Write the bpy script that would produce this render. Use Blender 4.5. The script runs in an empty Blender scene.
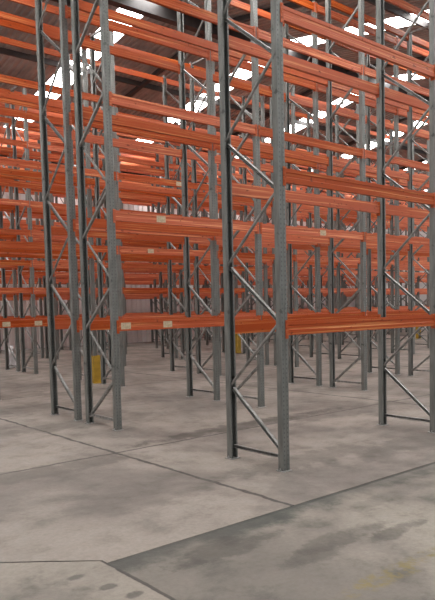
import bpy, bmesh, math, random
from mathutils import Vector, Matrix
random.seed(7)
C = bpy.context.scene.collection
S = bpy.context.scene

# ------------------------------------------------------------------ camera numbers
F, YAW, PIT, ROL = 650.41, 0.8724, -0.0657, -0.0231
PY = 50.42
CX, CY, CZ = -5.0566, -4.9338, 1.8
_fw = Vector((math.cos(YAW)*math.cos(PIT), math.sin(YAW)*math.cos(PIT), math.sin(PIT)))
_r = _fw.cross(Vector((0, 0, 1))).normalized()
_u = _r.cross(_fw)
_c, _s = math.cos(ROL), math.sin(ROL)
RT, UP = _c*_r + _s*_u, -_s*_r + _c*_u
CAM = Vector((CX, CY, CZ))
def project(p):
    d = Vector(p) - CAM
    z = d.dot(_fw)
    if z < .3: return None
    return (217.5 + F*d.dot(RT)/z, 300 + PY - F*d.dot(UP)/z, z)
def in_view(pts, m=0):
    for p in pts:
        q = project(p)
        if q and -m <= q[0] <= 435+m and -m <= q[1] <= 600+m: return True
    return False

# ------------------------------------------------------------------ materials
class N:
    """small node-graph writer"""
    def __init__(s, name):
        s.m = bpy.data.materials.new(name); s.m.use_nodes = True
        s.t = s.m.node_tree; s.t.nodes.clear()
        s.out = s.t.nodes.new('ShaderNodeOutputMaterial')
        s.b = s.t.nodes.new('ShaderNodeBsdfPrincipled')
        s.t.links.new(s.b.outputs[0], s.out.inputs[0])
    def node(s, kind, **kw):
        n = s.t.nodes.new(kind)
        for k, v in kw.items(): setattr(n, k, v)
        return n
    def put(s, sock, v):
        if isinstance(v, bpy.types.NodeSocket): s.t.links.new(v, sock)
        else:
            if isinstance(v, tuple) and len(v) == 3 and sock.type == 'RGBA': v = (*v, 1)
            sock.default_value = v
    def coord(s): return s.node('ShaderNodeTexCoord').outputs['Object']
    def mapping(s, vec, scale=(1,1,1), loc=(0,0,0)):
        n = s.node('ShaderNodeMapping'); s.put(n.inputs[0], vec)
        n.inputs['Scale'].default_value = scale; n.inputs['Location'].default_value = loc
        return n.outputs[0]
    def noise(s, vec, scale, detail=4, rough=.55):
        n = s.node('ShaderNodeTexNoise'); s.put(n.inputs['Vector'], vec)
        n.inputs['Scale'].default_value = scale; n.inputs['Detail'].default_value = detail
        n.inputs['Roughness'].default_value = rough
        return n.outputs['Fac']
    def math(s, op, a, b=0.0, clamp=False):
        n = s.node('ShaderNodeMath', operation=op, use_clamp=clamp)
        s.put(n.inputs[0], a); s.put(n.inputs[1], b); return n.outputs[0]
    def rng(s, v, a, b, c=0., d=1.):
        n = s.node('ShaderNodeMapRange'); n.interpolation_type = 'SMOOTHSTEP'
        s.put(n.inputs[0], v)
        for i, x in enumerate((a, b, c, d)): n.inputs[i+1].default_value = x
        return n.outputs[0]
    def mix(s, f, a, b, mode='MIX'):
        n = s.node('ShaderNodeMix', data_type='RGBA', blend_type=mode)
        s.put(n.inputs[0], f); s.put(n.inputs[6], a); s.put(n.inputs[7], b); return n.outputs[2]
    def sep(s, v):
        n = s.node('ShaderNodeSeparateXYZ'); s.put(n.inputs[0], v); return n.outputs
    def bump(s, h, dist=.01, strength=.5):
        n = s.node('ShaderNodeBump'); s.put(n.inputs['Height'], h)
        n.inputs['Distance'].default_value = dist; n.inputs['Strength'].default_value = strength
        s.t.links.new(n.outputs[0], s.b.inputs['Normal'])
    def fin(s, col, rough=.5, metal=0., spec=.5):
        s.put(s.b.inputs['Base Color'], col); s.put(s.b.inputs['Roughness'], rough)
        s.put(s.b.inputs['Metallic'], metal); s.put(s.b.inputs['Specular IOR Level'], spec)
        return s.m

def galvanised(name, base, dark, slots=False):
    n = N(name); v = n.coord()
    f = n.rng(n.noise(n.mapping(v, (6, 6, 1.2)), 3), .35, .7)
    col = n.mix(f, base, dark)
    col = n.mix(n.rng(n.noise(v, 9, 5), .62, .74), col, tuple(c*.5 for c in dark))
    if slots:                                     # two columns of keyhole slots down the face
        x, y, z = n.sep(v)
        sx = n.rng(n.math('ABSOLUTE', n.math('SUBTRACT', n.math('ABSOLUTE', x), .026)), .006, .009, 1, 0)
        fz = n.math('ABSOLUTE', n.math('SUBTRACT', n.math('FRACT', n.math('MULTIPLY', z, 20)), .5))
        sz = n.rng(fz, .16, .22, 1, 0)
        web = n.rng(n.math('ABSOLUTE', y), .032, .034, 0, 1)
        col = n.mix(n.math('MULTIPLY', n.math('MULTIPLY', sx, sz), web), col, tuple(c*.8 for c in dark))
    return n.fin(col, n.rng(f, 0, 1, .38, .55), .35)

def orange_paint(name, base, worn):
    n = N(name); v = n.coord()
    inf = n.node('ShaderNodeObjectInfo').outputs['Random']
    v2 = n.node('ShaderNodeVectorMath', operation='ADD'); n.put(v2.inputs[0], v)
    cmb = n.node('ShaderNodeCombineXYZ'); n.put(cmb.inputs[0], n.math('MULTIPLY', inf, 37.))
    n.put(v2.inputs[1], cmb.outputs[0]); v = v2.outputs[0]
    f = n.rng(n.noise(n.mapping(v, (.4, 26, 26)), 1.6, 5), .5, .68)
    col = n.mix(n.math('MULTIPLY', f, .55), base, worn)
    col = n.mix(n.rng(n.noise(n.mapping(v, (2, 5, 5)), 5, 6), .62, .7), col, tuple(c*.45 for c in base))
    hs = n.node('ShaderNodeHueSaturation'); n.put(hs.inputs['Color'], col)
    n.put(hs.inputs['Value'], n.rng(inf, 0, 1, .8, 1.15)); n.put(hs.inputs['Saturation'], n.rng(inf, 0, 1, 1.05, .92))
    return n.fin(hs.outputs[0], .5, 0, .35)

def plain(name, col, rough=.6, metal=0., var=.25, scale=6):
    n = N(name); f = n.noise(n.coord(), scale, 5)
    return n.fin(n.mix(n.rng(f, .3, .7), tuple(c*(1-var) for c in col), col), rough, metal)

def glow(name, col, strength):
    n = N(name)
    f = n.noise(n.coord(), 1.5, 3)
    n.put(n.b.inputs['Emission Color'], n.mix(n.rng(f, .3, .7), tuple(c*.92 for c in col), col))
    n.b.inputs['Emission Strength'].default_value = strength
    return n.fin((.8, .8, .8), .4)

def concrete(name, front):
    n = N(name); v = n.coord(); x, y, z = n.sep(v)
    wob = n.math('MULTIPLY', n.math('SUBTRACT', n.noise(v, 3.5, 5), .5), .10)
    big = n.noise(v, .55, 6, .6); mid = n.noise(v, 2.3, 7, .65); fine = n.noise(v, 24, 4, .7); ragged = n.noise(v, 3.2, 8, .72)
    A, B, D = ((.285, .246, .216), (.180, .155, .138), (.095, .086, .077))
    if front: A, B, D = ((.285, .252, .215), (.190, .168, .146), (.08, .074, .065))
    col = n.mix(n.rng(big, .4, .6), A, B)
    col = n.mix(n.math('MULTIPLY', n.rng(mid, .5, .72), .75 if front else .5), col, D)
    col = n.mix(n.rng(fine, .3, .75, 0, .3), col, tuple(c*.55 for c in B))
    def line(coord, c, w, depth, mask=None, wb=1.):
        nonlocal col
        d = n.math('ABSOLUTE', n.math('SUBTRACT', n.math('ADD', coord, n.math('MULTIPLY', wob, wb)), c))
        k = n.math('MULTIPLY', n.rng(d, w*.4, w, 1, 0), depth)
        if mask is not None: k = n.math('MULTIPLY', k, mask)
        col = n.mix(k, col, (.035, .031, .027))
    def blob(cx, cy, rx, ry, amount, c, soft=.6):
        nonlocal col
        a = n.math('POWER', n.math('DIVIDE', n.math('SUBTRACT', x, cx), rx), 2)
        b = n.math('POWER', n.math('DIVIDE', n.math('SUBTRACT', y, cy), ry), 2)
        r = n.math('ADD', n.math('ADD', a, b), n.math('MULTIPLY', n.math('SUBTRACT', ragged, .5), 6.))
        col = n.mix(n.math('MULTIPLY', n.rng(r, 1-soft, 1+soft, 1, 0), amount), col, c)
    if not front:
        for c in (-.85, 5.0, 11.0, 17.0, 23.0, 29.0): line(x, c, .036, .9)
        for c in (2.12, 8.2, 14.3, 20.4): line(y, c, .036, .8)
        # dragged tyre mark along the aisle, and grime round the row ends
        blob(1.7, 2.35, 2.0, .2, .8, (.07, .06, .052))
        blob(-1.9, 1.9, 1.2, .25, .6, (.10, .088, .076))
        blob(.6, .2, 1.2, .25, .5, (.10, .088, .076))
        blob(-1.6, .35, .8, .4, .35, (.10, .088, .077)); blob(3.6, 2.0, 1.6, .3, .5, (.09, .078, .068)); blob(4., 6.0, 2., .5, .5, (.1, .088, .076)); blob(-.3, 6.6, 2., .4, .5, (.1, .088, .076))
        blob(2.6, -.2, 1.6, .3, .55, (.10, .088, .076))
        blob(-.1, 4.4, 1.6, .35, .5, (.10, .088, .076))
    else:
        m = n.rng(x, -2.78, -2.76, 0, 1)
        line(x, -2.77, .022, .95, None, .5)
        line(y, -.95, .035, .85, m, .3)
        # oily grime along the joint, patches of wear, moss near the corner
        gr = n.math('ADD', y, n.math('MULTIPLY', n.math('SUBTRACT', mid, .5), .7))
        col = n.mix(n.math('MULTIPLY', n.math('MULTIPLY', n.math('MULTIPLY', n.rng(gr, -1.25, -1.0), n.rng(x, -1.2, .6, 1, .45)), m), .85), col, (.05, .056, .05))
        left = n.math('ADD', x, n.math('MULTIPLY', n.math('SUBTRACT', big, .5), 1.6))      # the oil-darkened corner of the slab
        col = n.mix(n.math('MULTIPLY', n.math('MULTIPLY', n.rng(left, -1.1, -1.9, 0, 1), m), .5), col, (.085, .078, .07))
        blob(-2.0, -1.3, .5, .16, .6, (.055, .05, .044))
        blob(-1.15, -1.75, .45, .12, .5, (.06, .054, .047))
        blob(-1.6, -1.85, .3, .12, .5, (.055, .05, .044))
        blob(.1, -1.35, .7, .1, .35, (.085, .076, .066))
        blob(-.75, -1.95, .35, .08, .55, (.05, .046, .04))
        mm = n.noise(v, 9, 6, .7)
        base = col
        blob(-1.45, -2.42, .45, .08, .8, (.20, .155, .05), .9)
        blob(-.95, -2.38, .3, .06, .7, (.17, .135, .05), .9)
        col = n.mix(n.rng(mm, .42, .62), base, col)
        for px_, py_ in ((-2.98, -1.28), (-3.05, -1.0), (-2.9, -1.5)): blob(px_, py_, .06, .04, .7, (.06, .055, .05))
    n.bump(n.math('ADD', n.math('MULTIPLY', mid, .6), n.math('MULTIPLY', fine, .4)), .02, .35)
    return n.fin(col, n.rng(mid, .3, .7, .52, .78), 0, .35)

M = dict(
    post=galvanised('galvanised_post', (.215, .22, .208), (.155, .16, .150), True),
    brace=galvanised('galvanised_brace', (.30, .30, .288), (.18, .176, .166)),
    plate=galvanised('plate_steel', (.42, .42, .41), (.24, .23, .22)),
    beam=orange_paint('orange_beam_paint', (.45, .074, .014), (.84, .38, .14)),
    connector=orange_paint('orange_connector_paint', (.45, .08, .019), (.68, .25, .11)),
    paper=plain('paper_label', (.62, .50, .34), .7, 0, .35, 30),
    yellow=plain('yellow_paint', (.50, .31, .03), .5),
    white=plain('white_plastic_film', (.78, .78, .80), .35),
    roof=plain('roof_sheet', (.44, .425, .415), .6, 0, .3, 2),
    steel=plain('dark_roof_steel', (.06, .055, .055), .6),
    wall=plain('pale_wall_sheet', (.78, .74, .74), .7, 0, .15, .8),
    sky=glow('skylight_sheet', (1., .985, .96), 16.),
    pane=glow('window_daylight', (.97, .98, 1.), 2.2),
    floor=concrete('worn_concrete', False), front=concrete('stained_concrete', True),
)

# ------------------------------------------------------------------ mesh helpers
def mesh(name, bm, mat):
    me = bpy.data.meshes.new(name); bmesh.ops.recalc_face_normals(bm, faces=bm.faces)
    bm.to_mesh(me); bm.free(); me.materials.append(mat); return me
def link(name, me, parent=None, loc=(0,0,0), rz=0.):
    o = bpy.data.objects.new(name, me); C.objects.link(o)
    o.location = loc; o.rotation_euler = (0, 0, rz)
    if parent: o.parent = parent
    return o
def tag(o, label, cat, group=None, kind=None):
    o['label'] = label; o['category'] = cat
    if group: o['group'] = group
    if kind: o['kind'] = kind
    return o
def struct(name, me, loc=(0,0,0)):
    o = link(name, me, None, loc); o['kind'] = 'structure'; return o
def box(bm, x0, x1, y0, y1, z0, z1):
    vs = [bm.verts.new((x, y, z)) for x in (x0, x1) for y in (y0, y1) for z in (z0, z1)]
    for f in ((0,1,3,2), (4,6,7,5), (0,4,5,1), (2,3,7,6), (0,2,6,4), (1,5,7,3)): bm.faces.new([vs[i] for i in f])
def extrude_z(bm, pts, z0, z1):
    a = [bm.verts.new((x, y, z0)) for x, y in pts]; b = [bm.verts.new((x, y, z1)) for x, y in pts]
    k = len(pts)
    for i in range(k): bm.faces.new((a[i], a[(i+1)%k], b[(i+1)%k], b[i]))
    bm.faces.new(a[::-1]); bm.faces.new(b)
def extrude_x(bm, pts, x0, x1):
    a = [bm.verts.new((x0, y, z)) for y, z in pts]; b = [bm.verts.new((x1, y, z)) for y, z in pts]
    k = len(pts)
    for i in range(k): bm.faces.new((a[i], a[(i+1)%k], b[(i+1)%k], b[i]))
    bm.faces.new(a[::-1]); bm.faces.new(b)
def bar(bm, p, q, w, t, seg=10):
    """tube from p to q in the y-z plane with flattened ends"""
    p, q = Vector(p), Vector(q); d = (q-p).normalized(); n = Vector((0, -d.z, d.y)); L = (q-p).length
    rings = []
    for s_, fl in ((0, .3), (min(.05, L*.1), .3), (min(.09, L*.18), 1), (L-min(.09, L*.18), 1), (L-min(.05, L*.1), .3), (L, .3)):
        rings.append([bm.verts.new(p + d*s_ + n*(w/2*math.cos(2*math.pi*k/seg)) + Vector((t/2*fl*math.sin(2*math.pi*k/seg), 0, 0))) for k in range(seg)])
    for a, b in zip(rings, rings[1:]):
        for k in range(seg): bm.faces.new((a[k], a[(k+1)%seg], b[(k+1)%seg], b[k])).smooth = True
    bm.faces.new(rings[0][::-1]); bm.faces.new(rings[-1])
def channel(bm, p, q, w, t):
    """cold-formed U channel from p to q in the y-z plane, open towards -x"""
    p, q = Vector(p), Vector(q); d = (q-p).normalized(); n = Vector((0, -d.z, d.y)); g = .003
    prof = [(-w/2, -t/2), (-w/2+g, -t/2), (-w/2+g, t/2-g), (w/2-g, t/2-g), (w/2-g, -t/2), (w/2, -t/2), (w/2, t/2), (-w/2, t/2)]
    a = [bm.verts.new(p + n*i + Vector((j, 0, 0))) for i, j in prof]
    b = [bm.verts.new(q + n*i + Vector((j, 0, 0))) for i, j in prof]
    k = len(prof)
    for i in range(k): bm.faces.new((a[i], a[(i+1)%k], b[(i+1)%k], b[i]))
    bm.faces.new(a[::-1]); bm.faces.new(b)
def cyl(bm, c, r, h, seg=8):
    res = bmesh.ops.create_cone(bm, cap_ends=True, segments=seg, radius1=r, radius2=r, depth=h)
    bmesh.ops.translate(bm, verts=res['verts'], vec=Vector(c)+Vector((0, 0, h/2)))

# ------------------------------------------------------------------ rack dimensions
DEP, FLUE, AISLE, BAY = .8547, .3841, 2.6033, 2.9868
TOP = 8.32
LEVELS = (1.558, 3.19, 4.873, 6.53, 8.2)
LEVEL_WORD = ('lowest', 'second', 'third', 'fourth', 'topmost')
EXTRA = (2.42, 4.05, 5.72, 7.38)                    # the deeper rows carry levels in between as well
DENSE = tuple(sorted(LEVELS + EXTRA))
ORD = ('first', 'second', 'third', 'fourth', 'fifth', 'sixth', 'seventh', 'eighth', 'ninth', 'tenth', 'eleventh', 'twelfth', 'thirteenth', 'fourteenth', 'fifteenth', 'sixteenth', 'seventeenth', 'eighteenth')
ROWS = [(0., False)]
for k in range(5):
    y0 = DEP + AISLE + k*(2*DEP + FLUE + AISLE)
    ROWS += [(y0, True), (y0 + DEP + FLUE, False)]
NB = 11

# ---- upright frame: local origin at base centre, depth along y
def post_bm(rear):
    bm = bmesh.new(); s = -1 if rear else 1
    w, d, t, l = .05, .0375, .004, .022
    pts = [(-w, -d), (w, -d), (w, d), (w-l, d), (w-l, d-t), (w-t, d-t), (w-t, -d+t), (-w+t, -d+t), (-w+t, d-t), (-w+l, d-t), (-w+l, d), (-w, d)]
    # shallow rib down the middle of the web
    pts = [(-w, -d), (-.012, -d), (-.008, -d+.006), (.008, -d+.006), (.012, -d)] + pts[1:]
    pts = [(x, y*s) for x, y in pts]
    if rear: pts = pts[::-1]
    extrude_z(bm, pts, .008, TOP); return bm
def plate_bm():
    bm = bmesh.new(); box(bm, -.075, .075, -.065, .065, 0, .0075)
    bmesh.ops.bevel(bm, geom=[e for e in bm.edges if abs(e.verts[0].co.z-e.verts[1].co.z) > .001], offset=.012, segments=2, affect='EDGES')
    return bm
def bolt_bm():
    bm = bmesh.new(); cyl(bm, (0, 0, .0075), .013, .004, 10); cyl(bm, (0, 0, .0115), .009, .014, 6); cyl(bm, (0, 0, .0255), .005, .012, 8); return bm
h = DEP/2
inn = h - .030                      # brace ends inside the post channels
LOW, HIGH, STEP = .21, .86, 1.415
def up_bm():
    bm = bmesh.new(); channel(bm, (.012, -inn, LOW), (.012, inn, HIGH-.02), .036, .042); return bm
def down_bm():
    bm = bmesh.new(); bar(bm, (-.029, inn, HIGH+.02), (-.029, -inn, LOW+STEP-.02), .036, .036); return bm
def strut_bm():
    bm = bmesh.new(); channel(bm, (.012, -inn, 0), (.012, inn, 0), .036, .042); return bm
ME = dict(post_f=mesh('post', post_bm(False), M['post']), post_r=mesh('post', post_bm(True), M['post']),
          plate=mesh('base_plate', plate_bm(), M['plate']), bolt=mesh('anchor_bolt', bolt_bm(), M['plate']),
          up=mesh('diagonal_brace', up_bm(), M['brace']), down=mesh('diagonal_brace', down_bm(), M['brace']),
          strut=mesh('horizontal_brace', strut_bm(), M['brace']))
NSTEP = 5
def frame_near(loc, rz, bolts):
    drop = -.1 if rz else 0.
    root = link('upright_frame', None, None, loc, rz); root.empty_display_size = .2
    link('post', ME['post_f'], root, (0, -h, 0)); link('post', ME['post_r'], root, (0, h, 0))
    for y in (-h, h):
        pl = link('base_plate', ME['plate'], root, (0, y, 0))
        if bolts:
            for bx_ in (-.062, .062): link('anchor_bolt', ME['bolt'], pl, (bx_, .0, 0))
    link('horizontal_brace', ME['strut'], root, (0, 0, .15))
    link('horizontal_brace', ME['strut'], root, (0, 0, TOP-.06))
    for k in range(NSTEP+1):
        link('diagonal_brace', ME['up'], root, (0, 0, k*STEP + drop))
        if k < NSTEP: link('diagonal_brace', ME['down'], root, (0, 0, k*STEP + drop))
    return root
def frame_far_mesh():
    bm = bmesh.new()
    def add(me, loc):
        k0 = len(bm.verts); bm.from_mesh(me); bm.verts.ensure_lookup_table()
        bmesh.ops.translate(bm, verts=bm.verts[k0:], vec=loc)
    add(ME['post_f'], (0, -h, 0)); add(ME['post_r'], (0, h, 0))
    for y in (-h, h): add(ME['plate'], (0, y, 0))
    add(ME['strut'], (0, 0, .15)); add(ME['strut'], (0, 0, TOP-.06))
    for k in range(NSTEP+1):
        add(ME['up'], (0, 0, k*STEP))
        if k < NSTEP: add(ME['down'], (0, 0, k*STEP))
    return mesh('upright_frame', bm, M['post'])
ME['frame'] = frame_far_mesh()

# ---- beam: local origin mid-span, length along x, outer face towards -y
BL = BAY - .112
def beam_profile():
    return [(-.025, -.074), (.025, -.074), (.025, .040), (.002, .040), (.002, .074), (-.025, .074),
            (-.025, .036), (-.019, .029), (-.019, -.012), (-.025, -.019)]
def beam_bm():
    bm = bmesh.new(); extrude_x(bm, beam_profile(), -BL/2, BL/2); return bm
def conn_bm(s):
    bm = bmesh.new(); e = s*BL/2
    a, b = sorted((e, e + s*.005)); box(bm, a, b, -.025, .03, -.11, .09)           # plate against the post side
    a, b = sorted((e + s*.0005, e + s*.044)); box(bm, a, b, -.0315, -.0265, -.11, .09)   # flange over the post face
    for z in (-.075, -.01, .055):                                                        # hooks / rivet heads
        a, b = sorted((e + s*.018, e + s*.032)); box(bm, a, b, -.036, -.031, z, z+.022)
    return bm
ME['beam'] = mesh('rack_crossbar', beam_bm(), M['beam'])
ME['cl'] = mesh('end_connector', conn_bm(-1), M['connector']); ME['cr'] = mesh('end_connector', conn_bm(1), M['connector'])
def far_beam():
    bm = bmesh.new()
    for k in ('beam', 'cl', 'cr'): bm.from_mesh(ME[k])
    return mesh('rack_crossbar', bm, M['beam'])
ME['fbeam'] = far_beam()
def paper_bm():
    bm = bmesh.new(); box(bm, -.085, .085, -.0268, -.0252, -.05, .05); return bm
ME['paper'] = mesh('paper_label', paper_bm(), M['paper'])

# ------------------------------------------------------------------ which frames and bays the photo shows
def row_word(i): return 'nearest rack row' if i == 0 else ORD[i] + ' rack row'
vis_f, vis_b = {}, []
for i, (y, mir) in enumerate(ROWS):
    for b in range(NB+1):
        pts = [(b*BAY, y + yy, z*.35) for yy in (0, DEP) for z in range(24)]
        if in_view(pts, 5): vis_f.setdefault(i, []).append(b)
need = {(i, b) for i, l in vis_f.items() for b in l}
for i, (y, mir) in enumerate(ROWS):
    for b in range(NB):
        for side in (0, 1):
            for lv, z in enumerate(LEVELS if i < 5 else DENSE):
                yy = y + side*DEP + (-.0155 if side == 0 else .0155)
                pts = [(b*BAY + BAY*t/12, yy, z) for t in range(1, 12)]
                if in_view(pts):
                    vis_b.append((i, b, side, lv, yy, z)); need |= {(i, b), (i, b+1)}

special = {
    (0, 0): 'grey steel upright frame ending the nearest rack row, tallest in the centre foreground',
    (0, 1): 'grey steel upright frame at the right edge, second in the nearest rack row',
    (1, 0): 'grey upright frame at left, right one of the two adjoining row ends',
    (2, 0): 'grey upright frame at left, left one of the two adjoining row ends',
    (2, 1): 'grey upright frame just left of the centre foreground frame, second in third row',
}
for (i, b) in sorted(need):
    y, mir = ROWS[i]
    loc = (b*BAY, y + h, 0); rz = math.pi if mir else 0
    q = project(loc); dist = q[2] if q else 5
    if dist < 21: o = frame_near(loc, rz, dist < 12)
    else: o = link('upright_frame', ME['frame'], None, loc, rz)
    if (i, b) in special: lab, grp = special[(i, b)], 'upright frames of the rack rows'
    elif b in vis_f.get(i, []):
        k = vis_f[i].index(b)
        lab = 'grey steel upright frame, %s from the left in the %s' % (ORD[k], row_word(i)); grp = 'upright frames of the rack rows'
    else:
        side = 'right' if (q and q[0] > 217) else 'left'
        lab = 'grey upright frame just beyond the %s edge, carrying crossbars of the %s' % (side, row_word(i)); grp = 'upright frames beyond the picture edges'
    tag(o, lab, 'rack frame', grp)

# beams: nearest 300 each on its own, the rest as one mass
def bdist(v): return (Vector((v[1]*BAY + BAY/2, v[4], v[5])) - CAM).length
vis_b.sort(key=bdist)
ordb = {}
for i, b, *_ in vis_b: ordb.setdefault(i, set()).add(b)
papers = {(1, 0, 0, 0): (-1.32, -.55), (1, 0, 0, 1): (-.62,), (3, 0, 0, 0): (-.55, -1.25), (1, 1, 0, 1): (.2,),
          (3, 1, 0, 2): (.3,), (3, 1, 0, 1): (-.6,), (0, 0, 0, 0): ()}
for v in vis_b[:300]:
    i, b, side, lv, yy, z = v
    loc = (b*BAY + BAY/2, yy, z); rz = 0 if side == 0 else math.pi
    near = bdist(v) < 19
    o = link('rack_crossbar', ME['beam'] if near else ME['fbeam'], None, loc, rz)
    if near:
        link('end_connector', ME['cl'], o); link('end_connector', ME['cr'], o)
    for px_ in papers.get((i, b, side, lv), ()):
        link('paper_label', ME['paper'], o, (px_, 0, 0))['label'] = 'cream paper label'
    k = sorted(ordb[i]).index(b)
    lab = 'orange crossbar, %s level, %s side, %s bay from left, %s' % (LEVEL_WORD[lv] if i < 5 else ('lowest' if lv == 0 else 'topmost' if lv == 8 else ORD[lv]), 'near' if side == 0 else 'far', ORD[k], row_word(i))
    tag(o, lab, 'crossbar', 'orange rack crossbars')
rest = vis_b[300:]
if rest:
    src = ME['fbeam']; sv = [v.co.copy() for v in src.vertices]; sf = [tuple(p.vertices) for p in src.polygons]
    V, Fc = [], []
    for i, b, side, lv, yy, z in rest:
        k0 = len(V); g = -1 if side else 1
        V += [(g*c.x + b*BAY + BAY/2, g*c.y + yy, c.z + z) for c in sv]
        Fc += [tuple(k0+j for j in f) for f in sf]
    me = bpy.data.meshes.new('rack_crossbars'); me.from_pydata(V, [], Fc); me.materials.append(M['beam'])
    o = link('rack_crossbars', me)
    tag(o, 'mass of small orange crossbars in the farthest rack rows', 'crossbars', None, 'stuff')
print('frames', len(need), 'beams', len(vis_b), 'rest', len(rest), 'far of 300', bdist(vis_b[min(299, len(vis_b)-1)]))

# ------------------------------------------------------------------ small things on the floor
def guard_bm():
    bm = bmesh.new()
    pts = [(-.10, -.09), (.10, -.09), (.10, .07), (.092, .07), (.092, -.082), (-.092, -.082), (-.092, .07), (-.10, .07)]
    extrude_z(bm, pts, .008, .95)
    return bm
def foot_bm():
    bm = bmesh.new(); box(bm, -.13, .13, -.16, -.09, 0, .008); return bm
gm, gf = mesh('guard_shield', guard_bm(), M['yellow']), mesh('guard_foot', foot_bm(), M['yellow'])
def guard(i, b, rear, lab):
    y, mir = ROWS[i]
    root = link('post_guard', None, None, (b*BAY, y + (DEP if rear else 0), 0), math.pi if rear else 0)
    link('shield', gm, root); link('foot', gf, root)
    if i == 4: root.scale.z = .72
    tag(root, lab, 'post guard', 'yellow post guards')

# ------------------------------------------------------------------ the building
X0, X1, Y0, Y1 = -11., 35., -10., 25.2
def plane(bm, x0, x1, y0, y1, z, t=.15): box(bm, x0, x1, y0, y1, z-t, z)
J = -.93
bm = bmesh.new(); plane(bm, -2.77, X1, J, Y1, 0)
vs = [bm.verts.new(p) for p in ((X0, 5.78, 0), (-3.33, -.38, 0), (-2.77, -.865, 0), (-2.77, Y1, 0), (X0, Y1, 0))]
bm.faces.new(vs)
struct('floor', mesh('floor', bm, M['floor']))
bm = bmesh.new()
box(bm, -2.77, X1, Y0, J, -.15, -.003)
vs = [bm.verts.new(p) for p in ((X0, Y0, -.002), (-2.77, Y0, -.002), (-2.77, -.875, -.002), (-3.335, -.392, -.002), (X0, 5.76, -.002))]
bm.faces.new(vs)
struct('floor', mesh('floor', bm, M['front']))
# joint filler strips, lying in the gaps
bm = bmesh.new(); box(bm, X0, X1, Y0, Y1, -.25, -.151)
struct('floor', mesh('floor', bm, M['steel']))

# roof: a gable over the racks (ridge at y = 10) and the near slope of the next one, corrugated sheets with skylight strips
def zr(y):
    t = (y + .6) % 21.2                            # equal spans, ridge to ridge 21.2 m
    return 10.1 - .165*abs(t - 10.6)
YS = (Y0, -.6, 10., 20.6, Y1)
strips = [4.81 + 5.3*k for k in range(-2, 6)]
SW = .78
def corr(bm, x0, x1):
    n = max(1, round((x1-x0)/.2)); st = (x1-x0)/n; pts = []
    for k in range(n):
        a = x0 + k*st
        pts += [(a, 0), (a+st*.35, 0), (a+st*.5, .045), (a+st*.85, .045)]
    pts.append((x1, 0))
    rows = [[bm.verts.new((x, y, zr(y)+z)) for x, z in pts] for y in YS]
    for lo, hi in zip(rows, rows[1:]):
        for k in range(len(pts)-1): bm.faces.new((lo[k], lo[k+1], hi[k+1], hi[k]))
def along(bm, x0, x1, z0, z1):
    """a bar of section (x0..x1, z0..z1 below the sheets) running up and down the slopes"""
    rings = [[bm.verts.new((x, y, zr(y)+z)) for x, z in ((x0, z0), (x1, z0), (x1, z1), (x0, z1))] for y in YS]
    for a, b in zip(rings, rings[1:]):
        for k in range(4): bm.faces.new((a[k], a[(k+1)%4], b[(k+1)%4], b[k]))
    bm.faces.new(rings[0][::-1]); bm.faces.new(rings[-1])
bm = bmesh.new(); a = X0
for s in strips:
    corr(bm, a, s); a = s + SW
corr(bm, a, X1)
struct('ceiling', mesh('ceiling', bm, M['roof']))
for k, s in enumerate(strips):
    bm = bmesh.new(); along(bm, s+.005, s+SW-.005, -.005, .02)
    struct('window_%d' % (k+1), mesh('window', bm, M['sky']))
y = Y0 + .45
while y < Y1:
    bm = bmesh.new(); z = zr(y)-.02; dk = .16 if zr(y) > 8.8 else .09
    box(bm, X0, X1, y-.03, y+.03, z-dk, z)
    struct('roof_purlin', mesh('roof_purlin', bm, M['steel'])); y += 1.46
for y in (10.,):
    bm = bmesh.new(); box(bm, X0, X1, y-.12, y+.12, 9.72, 10.04); struct('ridge_purlin', mesh('ridge_purlin', bm, M['steel']))
for x in (1.6, 7.6, 13.6, 19.6, 25.6, 31.6):
    bm = bmesh.new(); along(bm, x-.07, x+.07, -.19, -.14); along(bm, x-.015, x+.015, -.15, -.03)
    struct('roof_rafter', mesh('roof_rafter', bm, M['steel']))

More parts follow.
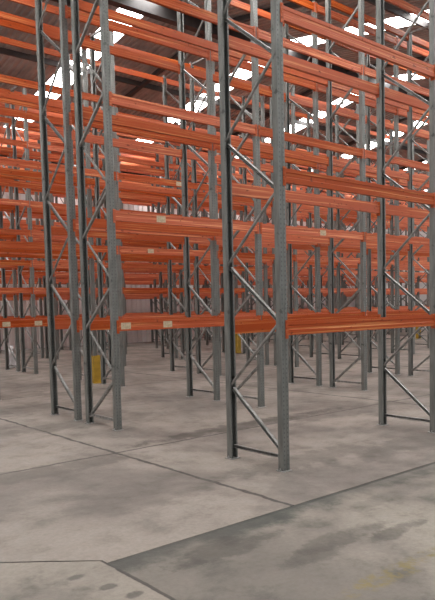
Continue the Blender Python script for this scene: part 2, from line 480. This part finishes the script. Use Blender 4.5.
# far walls and an unseen left wall added to block light, up to the sheets
def wall_y(name, y, x0, x1, z1):
    bm = bmesh.new(); n = round((x1-x0)/.3); st = (x1-x0)/n; pts = []
    for k in range(n):
        a = x0+k*st; pts += [(a, y), (a+st*.4, y), (a+st*.5, y+.03), (a+st*.9, y+.03)]
    pts.append((x1, y))
    lo = [bm.verts.new((u, v, 0)) for u, v in pts]; hi = [bm.verts.new((u, v, z1)) for u, v in pts]
    for k in range(len(pts)-1): bm.faces.new((lo[k], lo[k+1], hi[k+1], hi[k]))
    struct(name, mesh(name, bm, M['wall']))
def wall_x(name, x):
    bm = bmesh.new()
    pts = [(Y0, 0), (Y1, 0), (Y1, zr(Y1)), (20.6, zr(20.6)), (10., zr(10.)), (-.6, zr(-.6)), (Y0, zr(Y0))]
    a = [bm.verts.new((x, y, z)) for y, z in pts]; b = [bm.verts.new((x+.15, y, z)) for y, z in pts]; k = len(pts)
    bm.faces.new(a); bm.faces.new(b[::-1])
    for i in range(k): bm.faces.new((a[i], a[(i+1)%k], b[(i+1)%k], b[i]))
    struct(name, mesh(name, bm, M['wall']))
wall_y('wall_back', Y1, X0, X1, zr(Y1))
wall_x('wall_right', X1); wall_x('wall_left_unseen', X0-.15)

guard(4, 1, False, 'yellow post guard at left, seen behind the two adjoining row ends')
guard(6, 4, False, 'yellow post guard seen between the posts of the centre foreground frame')
guard(5, 8, True, 'yellow post guard far back at right, below the lowest orange crossbar')
bm = bmesh.new()
rings, R_ = 9, 14
prof = (.13, .15, .145, .12, .13, .14, .12, .09, .05)
vv = []
for k in range(rings):
    z = .72*k/(rings-1); sway = .05*math.sin(k*.9) - .07*(k/(rings-1))
    vv.append([bm.verts.new((sway + prof[k]*(1+.16*math.sin(3*t+k))*math.cos(t), prof[k]*(1+.14*math.cos(4*t-k*.7))*math.sin(t), z)) for t in [2*math.pi*j/R_ for j in range(R_)]])
for a, b in zip(vv, vv[1:]):
    for j in range(R_): bm.faces.new((a[j], a[(j+1)%R_], b[(j+1)%R_], b[j])).smooth = True
bm.faces.new(vv[0][::-1]); bm.faces.new(vv[-1])
o = link('wrapped_bundle', mesh('wrapped_bundle', bm, M['white']), None, (3.41, 15.51, .001))
tag(o, 'white plastic wrapped bundle standing on the floor at far left', 'bundle')

# ------------------------------------------------------------------ sky, camera, view
w = bpy.data.worlds.new('sky'); S.world = w; w.use_nodes = True
bg = w.node_tree.nodes['Background']; bg.inputs[0].default_value = (.93, .96, 1, 1); bg.inputs[1].default_value = .45
cd = bpy.data.cameras.new('camera'); co = bpy.data.objects.new('camera', cd); C.objects.link(co)
cd.sensor_fit = 'AUTO'; cd.sensor_width = 36; cd.lens = F*36/600
cd.shift_y = PY/600; cd.clip_end = 200
R = Matrix((RT, UP, -_fw)).transposed()
co.matrix_world = Matrix.Translation(CAM) @ R.to_4x4()
S.camera = co
S.view_settings.view_transform = 'Standard'; S.view_settings.look = 'None'
S.view_settings.gamma = 1; S.view_settings.use_curve_mapping = False
S.view_settings.exposure = .06
